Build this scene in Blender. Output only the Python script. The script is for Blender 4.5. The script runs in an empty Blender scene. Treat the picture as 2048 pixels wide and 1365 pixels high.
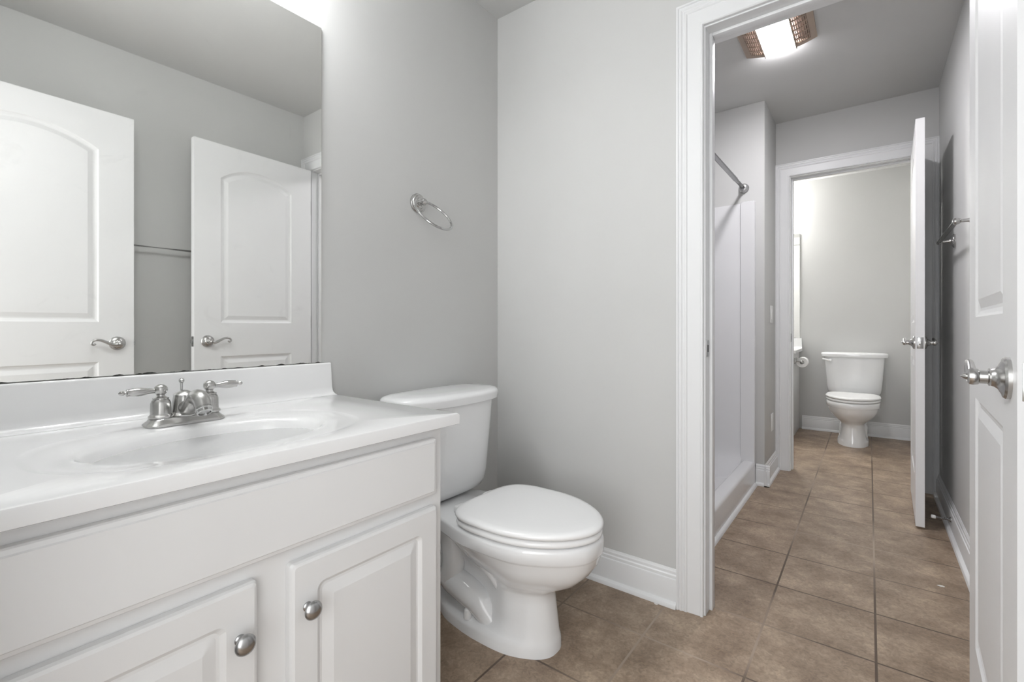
import bpy, bmesh, math
from mathutils import Vector, Matrix

C = bpy.context.scene.collection
PI = math.pi

# ------------------------------------------------------------------ camera, light, exposure
scene = bpy.context.scene
cam_data = bpy.data.cameras.new('camera')
cam = bpy.data.objects.new('camera', cam_data)
C.objects.link(cam)
cam.location = (1.3763, -1.7047, 1.0027)
cam.rotation_euler = (PI / 2, 0, math.radians(37.158))
cam_data.sensor_fit = 'HORIZONTAL'
cam_data.sensor_width = 36.0
cam_data.lens = 942.4 / 2048 * 36.0
cam_data.shift_y = -(682.5 - 653.8) / 2048
cam_data.clip_start = 0.01
scene.camera = cam

world = bpy.data.worlds.new('world')
scene.world = world
world.use_nodes = True
world.node_tree.nodes['Background'].inputs[0].default_value = (0.9, 0.95, 1.0, 1)
world.node_tree.nodes['Background'].inputs[1].default_value = 0.3

scene.view_settings.view_transform = 'Standard'
scene.view_settings.look = 'None'
scene.view_settings.gamma = 1.0
scene.view_settings.exposure = 0.0
scene.view_settings.use_curve_mapping = False

E_VANITY = 49.0       # glow of the near vanity bulbs
E_FAR = 168.0          # glow of the far vanity bulbs
E_FAN = 94.0          # glow of the ceiling fan lens
W_SIDE_FILL = 13.0         # added fill from the right, behind the camera
W_REAR_FILL = 40.0          # added fill from the unseen room behind the camera

def area_light(name, loc, rot, sx, sy, watts, col=(1, 1, 1)):
    l = bpy.data.lights.new(name, 'AREA')
    l.shape = 'RECTANGLE'
    l.size = sx
    l.size_y = sy
    l.energy = watts
    l.color = col
    o = bpy.data.objects.new(name, l)
    o.location = loc
    o.rotation_euler = rot
    C.objects.link(o)
    return o

# two fill panels added behind the camera to lift the near bathroom; no windows
area_light('rear_fill', (1.05, -2.98, 1.35), (PI / 2, 0, 0), 1.2, 2.0, W_REAR_FILL, (0.97, 0.985, 1.0))
area_light('side_fill', (1.69, -2.50, 1.25), (0, PI / 2, 0), 2.0, 0.95, W_SIDE_FILL, (0.97, 0.985, 1.0))

# ------------------------------------------------------------------ materials
def principled(name, col, rough=0.5, metal=0.0, coat=0.0, spec=0.5):
    m = bpy.data.materials.new(name)
    m.use_nodes = True
    b = m.node_tree.nodes['Principled BSDF']
    b.inputs['Base Color'].default_value = (*col, 1)
    b.inputs['Roughness'].default_value = rough
    b.inputs['Metallic'].default_value = metal
    b.inputs['Coat Weight'].default_value = coat
    b.inputs['Coat Roughness'].default_value = 0.08
    b.inputs['Specular IOR Level'].default_value = spec
    return m

def nodes(m):
    nt = m.node_tree
    return nt, nt.nodes, nt.links, nt.nodes['Principled BSDF']

def add_noise(m, scale, amount, bump=0.0, bump_scale=None, detail=3.0):
    """vary the base colour a little and give the surface a faint relief"""
    nt, N, L, b = nodes(m)
    base = tuple(b.inputs['Base Color'].default_value)[:3]
    tc = N.new('ShaderNodeTexCoord')
    if amount:
        t = N.new('ShaderNodeTexNoise')
        t.inputs['Scale'].default_value = scale
        t.inputs['Detail'].default_value = detail
        L.new(tc.outputs['Object'], t.inputs['Vector'])
        r = N.new('ShaderNodeValToRGB')
        r.color_ramp.elements[0].position = 0.3
        r.color_ramp.elements[1].position = 0.7
        r.color_ramp.elements[0].color = (*[c * (1 - amount) for c in base], 1)
        r.color_ramp.elements[1].color = (*[min(1, c * (1 + amount)) for c in base], 1)
        L.new(t.outputs['Fac'], r.inputs['Fac'])
        L.new(r.outputs['Color'], b.inputs['Base Color'])
    if bump:
        t2 = N.new('ShaderNodeTexNoise')
        t2.inputs['Scale'].default_value = bump_scale or scale
        t2.inputs['Detail'].default_value = 2.0
        L.new(tc.outputs['Object'], t2.inputs['Vector'])
        bp = N.new('ShaderNodeBump')
        bp.inputs['Strength'].default_value = bump
        bp.inputs['Distance'].default_value = 0.002
        L.new(t2.outputs['Fac'], bp.inputs['Height'])
        L.new(bp.outputs['Normal'], b.inputs['Normal'])
    return m

M_WALL = add_noise(principled('wall_paint', (0.595, 0.595, 0.585), 0.6, spec=0.3), 3.0, 0.012, 0.06, 420)
M_CEIL = add_noise(principled('ceiling_paint', (0.595, 0.595, 0.585), 0.85, spec=0.2), 3.0, 0.012, 0.06, 300)
M_TRIM = add_noise(principled('trim_paint', (0.775, 0.78, 0.785), 0.35), 8.0, 0.006)
M_DOOR = add_noise(principled('door_paint', (0.85, 0.85, 0.855), 0.4), 6.0, 0.008, 0.03, 260)
M_CAB = add_noise(principled('cabinet_paint', (0.80, 0.80, 0.80), 0.35), 5.0, 0.006)
M_TOP = add_noise(principled('cultured_marble', (0.85, 0.85, 0.85), 0.12, coat=0.4), 4.0, 0.006)
M_PORC = add_noise(principled('porcelain', (0.87, 0.875, 0.88), 0.10, coat=0.5), 4.0, 0.004)
M_SEAT = add_noise(principled('seat_plastic', (0.91, 0.91, 0.91), 0.22), 4.0, 0.004)
M_FIBRE = add_noise(principled('shower_fibreglass', (0.78, 0.78, 0.79), 0.18, coat=0.3), 5.0, 0.008)
M_NICKEL = add_noise(principled('brushed_nickel', (0.52, 0.515, 0.505), 0.26, metal=1.0), 60.0, 0.05)
M_CHROME = add_noise(principled('polished_nickel', (0.55, 0.55, 0.545), 0.12, metal=1.0), 40.0, 0.03)
M_PEWTER = add_noise(principled('pewter', (0.42, 0.42, 0.42), 0.25, metal=1.0), 50.0, 0.05)
M_DARK = add_noise(principled('dark_recess', (0.03, 0.03, 0.03), 0.6), 20.0, 0.1)
M_BEIGE = add_noise(principled('aged_beige_plastic', (0.40, 0.315, 0.25), 0.5), 12.0, 0.04)
M_BEIGE2 = add_noise(principled('fan_interior', (0.22, 0.16, 0.135), 0.6), 12.0, 0.08)
M_PAPER = add_noise(principled('tissue_paper', (0.84, 0.84, 0.83), 0.9), 60.0, 0.02, 0.2, 200)
M_RUBBER = add_noise(principled('white_rubber', (0.8, 0.8, 0.79), 0.6), 20.0, 0.01)
M_PLATE = add_noise(principled('plate_plastic', (0.78, 0.78, 0.77), 0.35), 20.0, 0.01)
M_CHIP = add_noise(principled('paint_flake', (0.75, 0.73, 0.70), 0.7), 80.0, 0.03)

def glow(name, col, strength):
    m = principled(name, (0.9, 0.9, 0.9), 0.4)
    nt, N, L, b = nodes(m)
    b.inputs['Emission Color'].default_value = (*col, 1)
    b.inputs['Emission Strength'].default_value = strength
    return m

M_BULB = glow('vanity_glass_lit', (0.975, 0.99, 1.0), E_VANITY)
M_BULB2 = glow('far_vanity_glass_lit', (1.0, 0.99, 0.965), E_FAR)
M_LENS = glow('fan_lens_lit', (0.98, 0.965, 1.0), E_FAN)

def make_mirror_mat():
    m = principled('old_mirror', (0.90, 0.905, 0.885), 0.015, metal=1.0)
    nt, N, L, b = nodes(m)
    out = N['Material Output']
    tc = N.new('ShaderNodeTexCoord')
    # thin haze and a few wiped smears over the silvering
    n1 = N.new('ShaderNodeTexNoise')
    n1.inputs['Scale'].default_value = 9.0
    n1.inputs['Detail'].default_value = 8.0
    n1.inputs['Roughness'].default_value = 0.65
    n1.inputs['Distortion'].default_value = 1.4
    L.new(tc.outputs['Object'], n1.inputs['Vector'])
    r1 = N.new('ShaderNodeMapRange')
    r1.inputs['From Min'].default_value = 0.60
    r1.inputs['From Max'].default_value = 0.82
    r1.inputs['To Min'].default_value = 0.05
    r1.inputs['To Max'].default_value = 0.15
    L.new(n1.outputs['Fac'], r1.inputs['Value'])
    haze = N.new('ShaderNodeBsdfDiffuse')
    haze.inputs['Color'].default_value = (0.8, 0.8, 0.78, 1)
    mix = N.new('ShaderNodeMixShader')
    L.new(r1.outputs['Result'], mix.inputs['Fac'])
    L.new(b.outputs['BSDF'], mix.inputs[1])
    L.new(haze.outputs['BSDF'], mix.inputs[2])
    # black corrosion creeping in from the bottom edge
    sep = N.new('ShaderNodeSeparateXYZ')
    L.new(tc.outputs['Object'], sep.inputs['Vector'])
    n2 = N.new('ShaderNodeTexNoise')
    n2.inputs['Scale'].default_value = 26.0
    n2.inputs['Detail'].default_value = 4.0
    L.new(tc.outputs['Object'], n2.inputs['Vector'])
    ma = N.new('ShaderNodeMath')
    ma.operation = 'MULTIPLY_ADD'
    ma.inputs[1].default_value = 0.022
    ma.inputs[2].default_value = -0.0110
    L.new(n2.outputs['Fac'], ma.inputs[0])
    lt = N.new('ShaderNodeMath')
    lt.operation = 'LESS_THAN'
    L.new(sep.outputs['Z'], lt.inputs[0])
    L.new(ma.outputs['Value'], lt.inputs[1])
    black = N.new('ShaderNodeBsdfDiffuse')
    black.inputs['Color'].default_value = (0.06, 0.06, 0.055, 1)
    mix2 = N.new('ShaderNodeMixShader')
    L.new(lt.outputs['Value'], mix2.inputs['Fac'])
    L.new(mix.outputs['Shader'], mix2.inputs[1])
    L.new(black.outputs['BSDF'], mix2.inputs[2])
    L.new(mix2.outputs['Shader'], out.inputs['Surface'])
    return m

M_MIRROR = make_mirror_mat()

def make_floor_mat():
    m = principled('floor_tile', (0.3, 0.23, 0.18), 0.42)
    nt, N, L, b = nodes(m)
    tc = N.new('ShaderNodeTexCoord')
    mp = N.new('ShaderNodeMapping')
    mp.inputs['Location'].default_value = (-0.189, -0.071, 0)
    L.new(tc.outputs['Object'], mp.inputs['Vector'])
    br = N.new('ShaderNodeTexBrick')
    br.offset = 0.0
    br.squash = 1.0
    br.inputs['Scale'].default_value = 1.0
    br.inputs['Brick Width'].default_value = 0.301
    br.inputs['Row Height'].default_value = 0.301
    br.inputs['Mortar Size'].default_value = 0.0036
    br.inputs['Mortar Smooth'].default_value = 0.15
    br.inputs['Bias'].default_value = 0.0
    br.inputs['Color1'].default_value = (0.93, 0.93, 0.93, 1)
    br.inputs['Color2'].default_value = (1.05, 1.05, 1.05, 1)
    br.inputs['Mortar'].default_value = (1, 1, 1, 1)
    L.new(mp.outputs['Vector'], br.inputs['Vector'])
    # cloudy stone colour
    n1 = N.new('ShaderNodeTexNoise')
    n1.inputs['Scale'].default_value = 7.5
    n1.inputs['Detail'].default_value = 9.0
    n1.inputs['Roughness'].default_value = 0.62
    n1.inputs['Distortion'].default_value = 0.1
    L.new(tc.outputs['Object'], n1.inputs['Vector'])
    r1 = N.new('ShaderNodeValToRGB')
    e = r1.color_ramp.elements
    e[0].position = 0.28
    e[0].color = (0.206, 0.144, 0.098, 1)
    e[1].position = 0.72
    e[1].color = (0.465, 0.362, 0.266, 1)
    mid = r1.color_ramp.elements.new(0.5)
    mid.color = (0.320, 0.238, 0.171, 1)
    L.new(n1.outputs['Fac'], r1.inputs['Fac'])
    # fine light veins
    n2 = N.new('ShaderNodeTexNoise')
    n2.inputs['Scale'].default_value = 75.0
    n2.inputs['Detail'].default_value = 7.0
    n2.inputs['Distortion'].default_value = 1.2
    L.new(tc.outputs['Object'], n2.inputs['Vector'])
    r2 = N.new('ShaderNodeMapRange')
    r2.inputs['From Min'].default_value = 0.30
    r2.inputs['From Max'].default_value = 0.72
    r2.inputs['To Min'].default_value = 0.79
    r2.inputs['To Max'].default_value = 1.26
    L.new(n2.outputs['Fac'], r2.inputs['Value'])
    mul = N.new('ShaderNodeMix')
    mul.data_type = 'RGBA'
    mul.blend_type = 'MULTIPLY'
    mul.inputs['Factor'].default_value = 1.0
    L.new(r1.outputs['Color'], mul.inputs['A'])
    L.new(r2.outputs['Result'], mul.inputs['B'])
    mul2 = N.new('ShaderNodeMix')
    mul2.data_type = 'RGBA'
    mul2.blend_type = 'MULTIPLY'
    mul2.inputs['Factor'].default_value = 1.0
    L.new(mul.outputs['Result'], mul2.inputs['A'])
    L.new(br.outputs['Color'], mul2.inputs['B'])
    grout = N.new('ShaderNodeMix')
    grout.data_type = 'RGBA'
    L.new(br.outputs['Fac'], grout.inputs['Factor'])
    L.new(mul2.outputs['Result'], grout.inputs['A'])
    # grout: dark in places, with the paler look of lit grout painted into others
    n3 = N.new('ShaderNodeTexNoise')
    n3.inputs['Scale'].default_value = 1.6
    n3.inputs['Detail'].default_value = 1.0
    L.new(tc.outputs['Object'], n3.inputs['Vector'])
    r3 = N.new('ShaderNodeValToRGB')
    r3.color_ramp.elements[0].position = 0.47
    r3.color_ramp.elements[0].color = (0.105, 0.071, 0.050, 1)
    r3.color_ramp.elements[1].position = 0.68
    r3.color_ramp.elements[1].color = (0.40, 0.315, 0.245, 1)
    L.new(n3.outputs['Fac'], r3.inputs['Fac'])
    L.new(r3.outputs['Color'], grout.inputs['B'])
    L.new(grout.outputs['Result'], b.inputs['Base Color'])
    # relief: grout sits lower, stone is a little uneven
    inv = N.new('ShaderNodeMath')
    inv.operation = 'MULTIPLY_ADD'
    inv.inputs[1].default_value = -1.0
    inv.inputs[2].default_value = 1.0
    L.new(br.outputs['Fac'], inv.inputs[0])
    add = N.new('ShaderNodeMath')
    add.operation = 'MULTIPLY_ADD'
    add.inputs[1].default_value = 0.25
    L.new(n2.outputs['Fac'], add.inputs[0])
    L.new(inv.outputs['Value'], add.inputs[2])
    bp = N.new('ShaderNodeBump')
    bp.inputs['Strength'].default_value = 0.35
    bp.inputs['Distance'].default_value = 0.002
    L.new(add.outputs['Value'], bp.inputs['Height'])
    L.new(bp.outputs['Normal'], b.inputs['Normal'])
    return m

M_FLOOR = make_floor_mat()

# ------------------------------------------------------------------ mesh helpers
def obj(name, bm, mat, parent=None, smooth=35.0):
    bmesh.ops.recalc_face_normals(bm, faces=bm.faces[:])
    me = bpy.data.meshes.new(name)
    bm.to_mesh(me)
    bm.free()
    if smooth:
        for p in me.polygons:
            p.use_smooth = True
        me.set_sharp_from_angle(angle=math.radians(smooth))
    me.materials.append(mat)
    o = bpy.data.objects.new(name, me)
    C.objects.link(o)
    if parent is not None:
        o.parent = parent
    return o

def tag(o, label=None, cat=None, group=None, kind=None):
    if label:
        o['label'] = label
    if cat:
        o['category'] = cat
    if group:
        o['group'] = group
    if kind:
        o['kind'] = kind
    return o

def thing(name, label, cat, loc=(0, 0, 0), rz=0.0, group=None):
    o = bpy.data.objects.new(name, None)
    o.empty_display_size = 0.1
    o.location = loc
    o.rotation_euler = (0, 0, rz)
    C.objects.link(o)
    return tag(o, label, cat, group)

def copy_tree(o, parent=None):
    c = o.copy()
    C.objects.link(c)
    if parent is not None:
        c.parent = parent
    for ch in [q for q in C.objects if q.parent == o]:
        copy_tree(ch, c)
    return c

def struct(name, bm, mat, label=None, cat=None, parent=None, smooth=30.0):
    o = obj(name, bm, mat, parent, smooth)
    return tag(o, label, cat, None, 'structure')

def box(bm, x0, x1, y0, y1, z0, z1, bev=0.0, seg=2):
    vs = [bm.verts.new(p) for p in ((x0, y0, z0), (x1, y0, z0), (x1, y1, z0), (x0, y1, z0),
                                    (x0, y0, z1), (x1, y0, z1), (x1, y1, z1), (x0, y1, z1))]
    fs = [bm.faces.new([vs[i] for i in q]) for q in ((0, 3, 2, 1), (4, 5, 6, 7), (0, 1, 5, 4),
                                                     (1, 2, 6, 5), (2, 3, 7, 6), (3, 0, 4, 7))]
    if bev:
        es = list({e for f in fs for e in f.edges})
        bmesh.ops.bevel(bm, geom=es, offset=bev, segments=seg, affect='EDGES', profile=0.5)

def loft(bm, rings, cap0=True, cap1=True, closed=True):
    R = [[bm.verts.new(p) for p in r] for r in rings]
    n = len(R[0])
    for a, b in zip(R, R[1:]):
        for i in range(n if closed else n - 1):
            j = (i + 1) % n
            bm.faces.new((a[i], a[j], b[j], b[i]))
    if cap0:
        bm.faces.new(R[0][::-1])
    if cap1:
        bm.faces.new(R[-1])
    return R

def frame_for(d):
    d = Vector(d).normalized()
    up = Vector((0, 0, 1)) if abs(d.z) < 0.95 else Vector((1, 0, 0))
    u = d.cross(up).normalized()
    v = u.cross(d).normalized()
    return u, v

def lathe(bm, prof, origin=(0, 0, 0), axis=(0, 0, 1), n=24, cap0=True, cap1=True):
    """prof = [(distance along axis, radius), ...]"""
    o = Vector(origin)
    a = Vector(axis).normalized()
    u, v = frame_for(a)
    rings = []
    for h, r in prof:
        r = max(r, 1e-5)
        rings.append([o + a * h + (u * math.cos(2 * PI * k / n) + v * math.sin(2 * PI * k / n)) * r for k in range(n)])
    loft(bm, rings, cap0, cap1)

def catmull(pts, k=6):
    P = [Vector(p) for p in pts]
    P = [P[0] * 2 - P[1]] + P + [P[-1] * 2 - P[-2]]
    out = []
    for i in range(1, len(P) - 2):
        p0, p1, p2, p3 = P[i - 1:i + 3]
        for j in range(k):
            t = j / k
            out.append(0.5 * ((2 * p1) + (p2 - p0) * t + (2 * p0 - 5 * p1 + 4 * p2 - p3) * t * t
                              + (3 * p1 - p0 - 3 * p2 + p3) * t ** 3))
    out.append(P[-2])
    return out

def tube(bm, pts, rad, n=12, k=6, smooth=True, cap=True):
    """swept round tube; rad = number or list of radii at the given points"""
    if not isinstance(rad, (list, tuple)):
        rad = [rad] * len(pts)
    if smooth:
        path = catmull(pts, k)
        rr = []
        for i in range(len(rad) - 1):
            for j in range(k):
                rr.append(rad[i] + (rad[i + 1] - rad[i]) * j / k)
        rr.append(rad[-1])
    else:
        path = [Vector(p) for p in pts]
        rr = list(rad)
    rings = []
    u = None
    for i, p in enumerate(path):
        d = (path[min(i + 1, len(path) - 1)] - path[max(i - 1, 0)]).normalized()
        if u is None:
            u, v = frame_for(d)
        else:
            u = (u - d * u.dot(d)).normalized()
            v = d.cross(u).normalized()
        rings.append([p + (u * math.cos(2 * PI * q / n) + v * math.sin(2 * PI * q / n)) * rr[i] for q in range(n)])
    loft(bm, rings, cap, cap)

def torus(bm, c, u, w, R, r, n=48, m=10):
    c = Vector(c)
    u = Vector(u).normalized()
    w = Vector(w).normalized()
    nn = u.cross(w).normalized()
    V = []
    for i in range(n):
        a = 2 * PI * i / n
        d = u * math.cos(a) + w * math.sin(a)
        V.append([bm.verts.new(c + d * (R + r * math.cos(2 * PI * j / m)) + nn * (r * math.sin(2 * PI * j / m))) for j in range(m)])
    for i in range(n):
        for j in range(m):
            bm.faces.new((V[i][j], V[(i + 1) % n][j], V[(i + 1) % n][(j + 1) % m], V[i][(j + 1) % m]))

def extrude_profile(bm, prof, f0, f1):
    """prof = 2-D polygon; f0/f1 map a profile point to the 3-D ends"""
    loft(bm, [[f0(*p) for p in prof], [f1(*p) for p in prof]])

def rrect(x0, x1, y0, y1, r, k=5):
    """rounded rectangle outline, counter-clockwise"""
    out = []
    for cx, cy, a0 in ((x1 - r, y0 + r, -PI / 2), (x1 - r, y1 - r, 0), (x0 + r, y1 - r, PI / 2), (x0 + r, y0 + r, PI)):
        for i in range(k + 1):
            a = a0 + PI / 2 * i / k
            out.append((cx + r * math.cos(a), cy + r * math.sin(a)))
    return out

def superel(x0, x1, hw, p=4.0, n=48, cy=0.0):
    xm, L = (x0 + x1) / 2, (x1 - x0) / 2
    out = []
    for i in range(n):
        a = 2 * PI * i / n
        c, s = math.cos(a), math.sin(a)
        out.append((xm + L * math.copysign(abs(c) ** (2 / p), c), cy + hw * math.copysign(abs(s) ** (2 / p), s)))
    return out

# ------------------------------------------------------------------ room dimensions
H = 2.432            # ceiling
WR = 1.708           # right wall
WT = 0.12            # wall thickness
Y0 = -1.752          # inner face of the entry wall
YB0, YB1 = 0.0, 0.12       # wall between the near bathroom and the shower room
YF0, YF1 = 2.07, 2.19      # wall between the shower room and the far bathroom
YE = 3.725                 # end wall of the far bathroom
XP, YP = 0.852, 1.625      # partition at the end of the shower
D1 = (0.925, 1.612, 2.04)  # near doorway: left jamb, right jamb, head
D2 = (0.942, 1.618, 2.04)  # far doorway
D4 = (0.12, 0.735, 2.04)  # closet door in the far bathroom
D3 = (0.80, 1.572, 2.04)   # entry doorway (behind the camera)
YR = -3.05                 # rear wall of the room behind the camera

# ------------------------------------------------------------------ room shell
bm = bmesh.new(); box(bm, -0.15, WR + 0.15, YR - 0.12, YE + 0.15, -0.08, 0.0)
struct('floor', bm, M_FLOOR, 'brown square stone tile floor running through all three rooms', 'floor')
bm = bmesh.new(); box(bm, -0.15, WR + 0.15, YR - 0.12, YE + 0.15, H, H + 0.1)
struct('ceiling', bm, M_CEIL, 'pale grey painted ceiling', 'ceiling')
bm = bmesh.new(); box(bm, -0.12, 0.0, YR - 0.12, YE + 0.12, 0, H)
struct('wall_left', bm, M_WALL, 'grey painted wall behind the mirror and the near toilet', 'wall')
bm = bmesh.new(); box(bm, WR, WR + 0.12, YR - 0.12, YE + 0.12, 0, H)
struct('wall_right', bm, M_WALL, 'grey painted wall on the right behind the open doors', 'wall')

def door_wall(name, y0, y1, d, label, d2=None):
    bm = bmesh.new()
    if d2:
        box(bm, 0, d2[0] - 0.018, y0, y1, 0, H)
        box(bm, d2[1] + 0.018, d[0] - 0.018, y0, y1, 0, H)
        box(bm, d2[0] - 0.018, d2[1] + 0.018, y0, y1, d2[2] + 0.018, H)
    else:
        box(bm, 0, d[0] - 0.018, y0, y1, 0, H)
    box(bm, d[1] + 0.018, WR, y0, y1, 0, H)
    box(bm, d[0] - 0.018, d[1] + 0.018, y0, y1, d[2] + 0.018, H)
    return struct(name, bm, M_WALL, label, 'wall', smooth=0)

door_wall('wall_back', YB0, YB1, D1, 'grey wall behind the near toilet with the white cased doorway')
door_wall('wall_middle', YF0, YF1, D2, 'grey wall above and around the far doorway', D4)
door_wall('wall_front', Y0 - WT, Y0, D3, 'grey entry wall beside the near vanity')
bm = bmesh.new(); box(bm, 0, WR, YE, YE + 0.12, 0, H)
struct('wall_end', bm, M_WALL, 'light grey end wall behind the far toilet', 'wall')
bm = bmesh.new(); box(bm, 0, XP, YP, YF0, 0, H, 0.004)
struct('wall_shower', bm, M_WALL, 'grey partition wall at the end of the shower stall', 'wall')
bm = bmesh.new(); box(bm, 0, WR, YR - 0.12, YR, 0, H)
struct('wall_rear', bm, M_WALL, 'grey wall of the room behind the entry doorway', 'wall')

CASING = [(0, 0), (0, 0.010), (0.003, 0.0125), (0.008, 0.0130), (0.010, 0.0105), (0.013, 0.0105), (0.052, 0.0125), (0.055, 0.0155), (0.060, 0.0165),
          (0.064, 0.0140), (0.068, 0.0140), (0.072, 0.0170), (0.077, 0.0175), (0.079, 0.0155), (0.081, 0.0155),
          (0.083, 0.0185), (0.089, 0.0185), (0.089, 0)]

def casing(name, d, y, sgn, label):
    """mitred casing round a doorway on the wall face y; sgn = side it stands out to"""
    l, r, t = d[0] - 0.005, d[1] + 0.005, d[2] + 0.005
    bm = bmesh.new()
    st = [[], [], [], []]
    for w, h in CASING:
        yy = y + sgn * h
        yy = y + sgn * h * 1.2
        st[0].append((l - w, yy, 0))
        st[1].append((l - w, yy, t + w))
        st[2].append((r + w, yy, t + w))
        st[3].append((r + w, yy, 0))
    loft(bm, st)
    return struct(name, bm, M_TRIM, label, 'trim', smooth=25)

def jamb(name, d, y0, y1, stop0, label, strike_z=None, strike_y=None):
    bm = bmesh.new()
    th = 0.0179
    box(bm, d[0] - th, d[0], y0, y1, 0, d[2] + th)
    box(bm, d[1], d[1] + th, y0, y1, 0, d[2] + th)
    box(bm, d[0], d[1], y0, y1, d[2], d[2] + th)
    s = 0.011
    box(bm, d[0], d[0] + s, stop0, stop0 + 0.034, 0, d[2], 0.002)
    box(bm, d[1] - s, d[1], stop0, stop0 + 0.034, 0, d[2], 0.002)
    box(bm, d[0] + s, d[1] - s, stop0, stop0 + 0.034, d[2] - s, d[2], 0.002)
    o = struct(name, bm, M_TRIM, label, 'trim', smooth=25)
    if strike_z:
        b2 = bmesh.new()
        box(b2, d[0], d[0] + 0.0015, strike_y - 0.014, strike_y + 0.014, strike_z - 0.029, strike_z + 0.029, 0.0006)
        k = obj('strike_plate', b2, M_PEWTER, o)
        b3 = bmesh.new()
        box(b3, d[0] + 0.0012, d[0] + 0.0018, strike_y - 0.006, strike_y + 0.006, strike_z - 0.012, strike_z + 0.012)
        obj('latch_hole', b3, M_DARK, k)
        tag(k, 'dull metal strike plate')
    return o

casing('trim_1', D1, YB0, -1, 'white moulded casing round the near doorway beside the toilet')
jamb('trim_2', D1, YB0, YB1, 0.045, 'white door jamb lining the near doorway with metal strike plate', 0.926, 0.026)
casing('trim_3', D1, YB1, 1, 'white casing on the shower side of the near doorway')
casing('trim_4', (D2[0], D2[1], D2[2]), YF0, -1, 'white moulded casing round the far doorway')
jamb('trim_5', D2, YF0, YF1, 2.115, 'white door jamb lining the far doorway', 0.926, 2.096)
casing('trim_6', D2, YF1, 1, 'white casing on the far bathroom side of the far doorway')
casing('trim_9', D4, YF1, 1, 'white casing round the closet door of the far bathroom')
jamb('trim_10', D4, YF0 + 0.001, YF1, YF1 - 0.075, 'white jamb lining the closet door of the far bathroom')
casing('trim_7', D3, Y0, 1, 'white casing round the entry doorway')
jamb('trim_8', D3, Y0 - WT, Y0, Y0 - 0.085, 'white door jamb lining the entry doorway')

BASE = [(0, 0), (0.030, 0), (0.030, 0.006), (0.027, 0.013), (0.021, 0.018), (0.0150, 0.020), (0.0150, 0.094), (0.0140, 0.097), (0.0105, 0.099), (0.0105, 0.109),
        (0.0070, 0.113), (0.0070, 0.122), (0.003, 0.128), (0.002, 0.131), (0, 0.131)]

def baseboard(name, a, b, nrm, label):
    """a, b = ends on the wall face; nrm = direction it stands out"""
    a, b, nrm = Vector((*a, 0)), Vector((*b, 0)), Vector((*nrm, 0))
    bm = bmesh.new()
    extrude_profile(bm, BASE, lambda t, z: a + nrm * t + Vector((0, 0, z)), lambda t, z: b + nrm * t + Vector((0, 0, z)))
    return struct(name, bm, M_TRIM, label, 'baseboard', smooth=25)

baseboard('baseboard_back', (0.0, 0), (D1[0] - 0.0942, 0), (0, -1), 'white baseboard between the near toilet and the doorway')
baseboard('baseboard_left', (0, -0.889 + 0.002), (0, -0.031), (1, 0), 'white baseboard behind the near toilet')
baseboard('baseboard_right', (WR, -1.70), (WR, -0.02), (-1, 0), 'white baseboard behind the open doors of the near bathroom')
baseboard('baseboard_shower', (WR, YB1 + 0.02), (WR, YF0 - 0.02), (-1, 0), 'white baseboard along the right wall of the shower room')
baseboard('baseboard_partition', (XP, YP - 0.0300), (XP, YF0 - 0.02), (1, 0), 'white baseboard on the short wall left of the far doorway')
baseboard('baseboard_return', (0.803, YP), (XP + 0.0300, YP), (0, -1), 'short white baseboard return beside the shower curb')
baseboard('baseboard_far', (WR, YF1 + 0.024), (WR, YE - 0.016), (-1, 0), 'white baseboard along the right wall of the far bathroom')
baseboard('baseboard_end', (0.85, YE), (WR, YE), (0, -1), 'white baseboard behind the far toilet')

# ------------------------------------------------------------------ doors
def offset_poly(pts, d):
    """move every edge of a counter-clockwise polygon inwards by d"""
    n = len(pts)
    out = []
    for i in range(n):
        p0, p1, p2 = Vector(pts[i - 1]), Vector(pts[i]), Vector(pts[(i + 1) % n])
        e1, e2 = (p1 - p0).normalized(), (p2 - p1).normalized()
        n1, n2 = Vector((-e1.y, e1.x)), Vector((-e2.y, e2.x))
        m = (n1 + n2)
        m = m / max(1e-6, m.dot(n1))
        out.append(tuple(p1 + m * d))
    return out

def panel_outline(x0, x1, z0, z1, rise):
    pts = [(x0, z0), (x1, z0), (x1, z1)]
    if rise:
        k = 18
        w = x1 - x0
        R = (w * w / 4 + rise * rise) / (2 * rise)
        cx, cz = (x0 + x1) / 2, z1 + rise - R
        a1 = math.atan2(z1 - cz, x1 - cx)
        for i in range(1, k):
            a = a1 + (PI - 2 * a1) * i / k
            pts.append((cx + R * math.cos(a), cz + R * math.sin(a)))
    pts.append((x0, z1))
    return pts

def door_face(bm, w, h, y, out, panels):
    """one moulded face in the plane y; out = +1/-1 is the outward direction"""
    loops = []
    outer = [bm.verts.new((p[0], y, p[1])) for p in ((0, 0), (w, 0), (w, h), (0, h))]
    edges = [bm.edges.new((outer[i], outer[(i + 1) % 4])) for i in range(4)]
    for pl in panels:
        rings = []
        for ins, dep in ((0, 0), (0.006, -0.0045), (0.014, -0.0075), (0.020, -0.0075), (0.040, -0.0015)):
            P = offset_poly(pl, ins) if ins else pl
            rings.append([bm.verts.new((p[0], y + out * dep, p[1])) for p in P])
        n = len(pl)
        edges += [bm.edges.new((rings[0][i], rings[0][(i + 1) % n])) for i in range(n)]
        for a, b in zip(rings, rings[1:]):
            for i in range(n):
                bm.faces.new((a[i], a[(i + 1) % n], b[(i + 1) % n], b[i]))
        bm.faces.new(rings[-1])
    bmesh.ops.triangle_fill(bm, use_beauty=True, edges=edges)
    return outer

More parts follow.
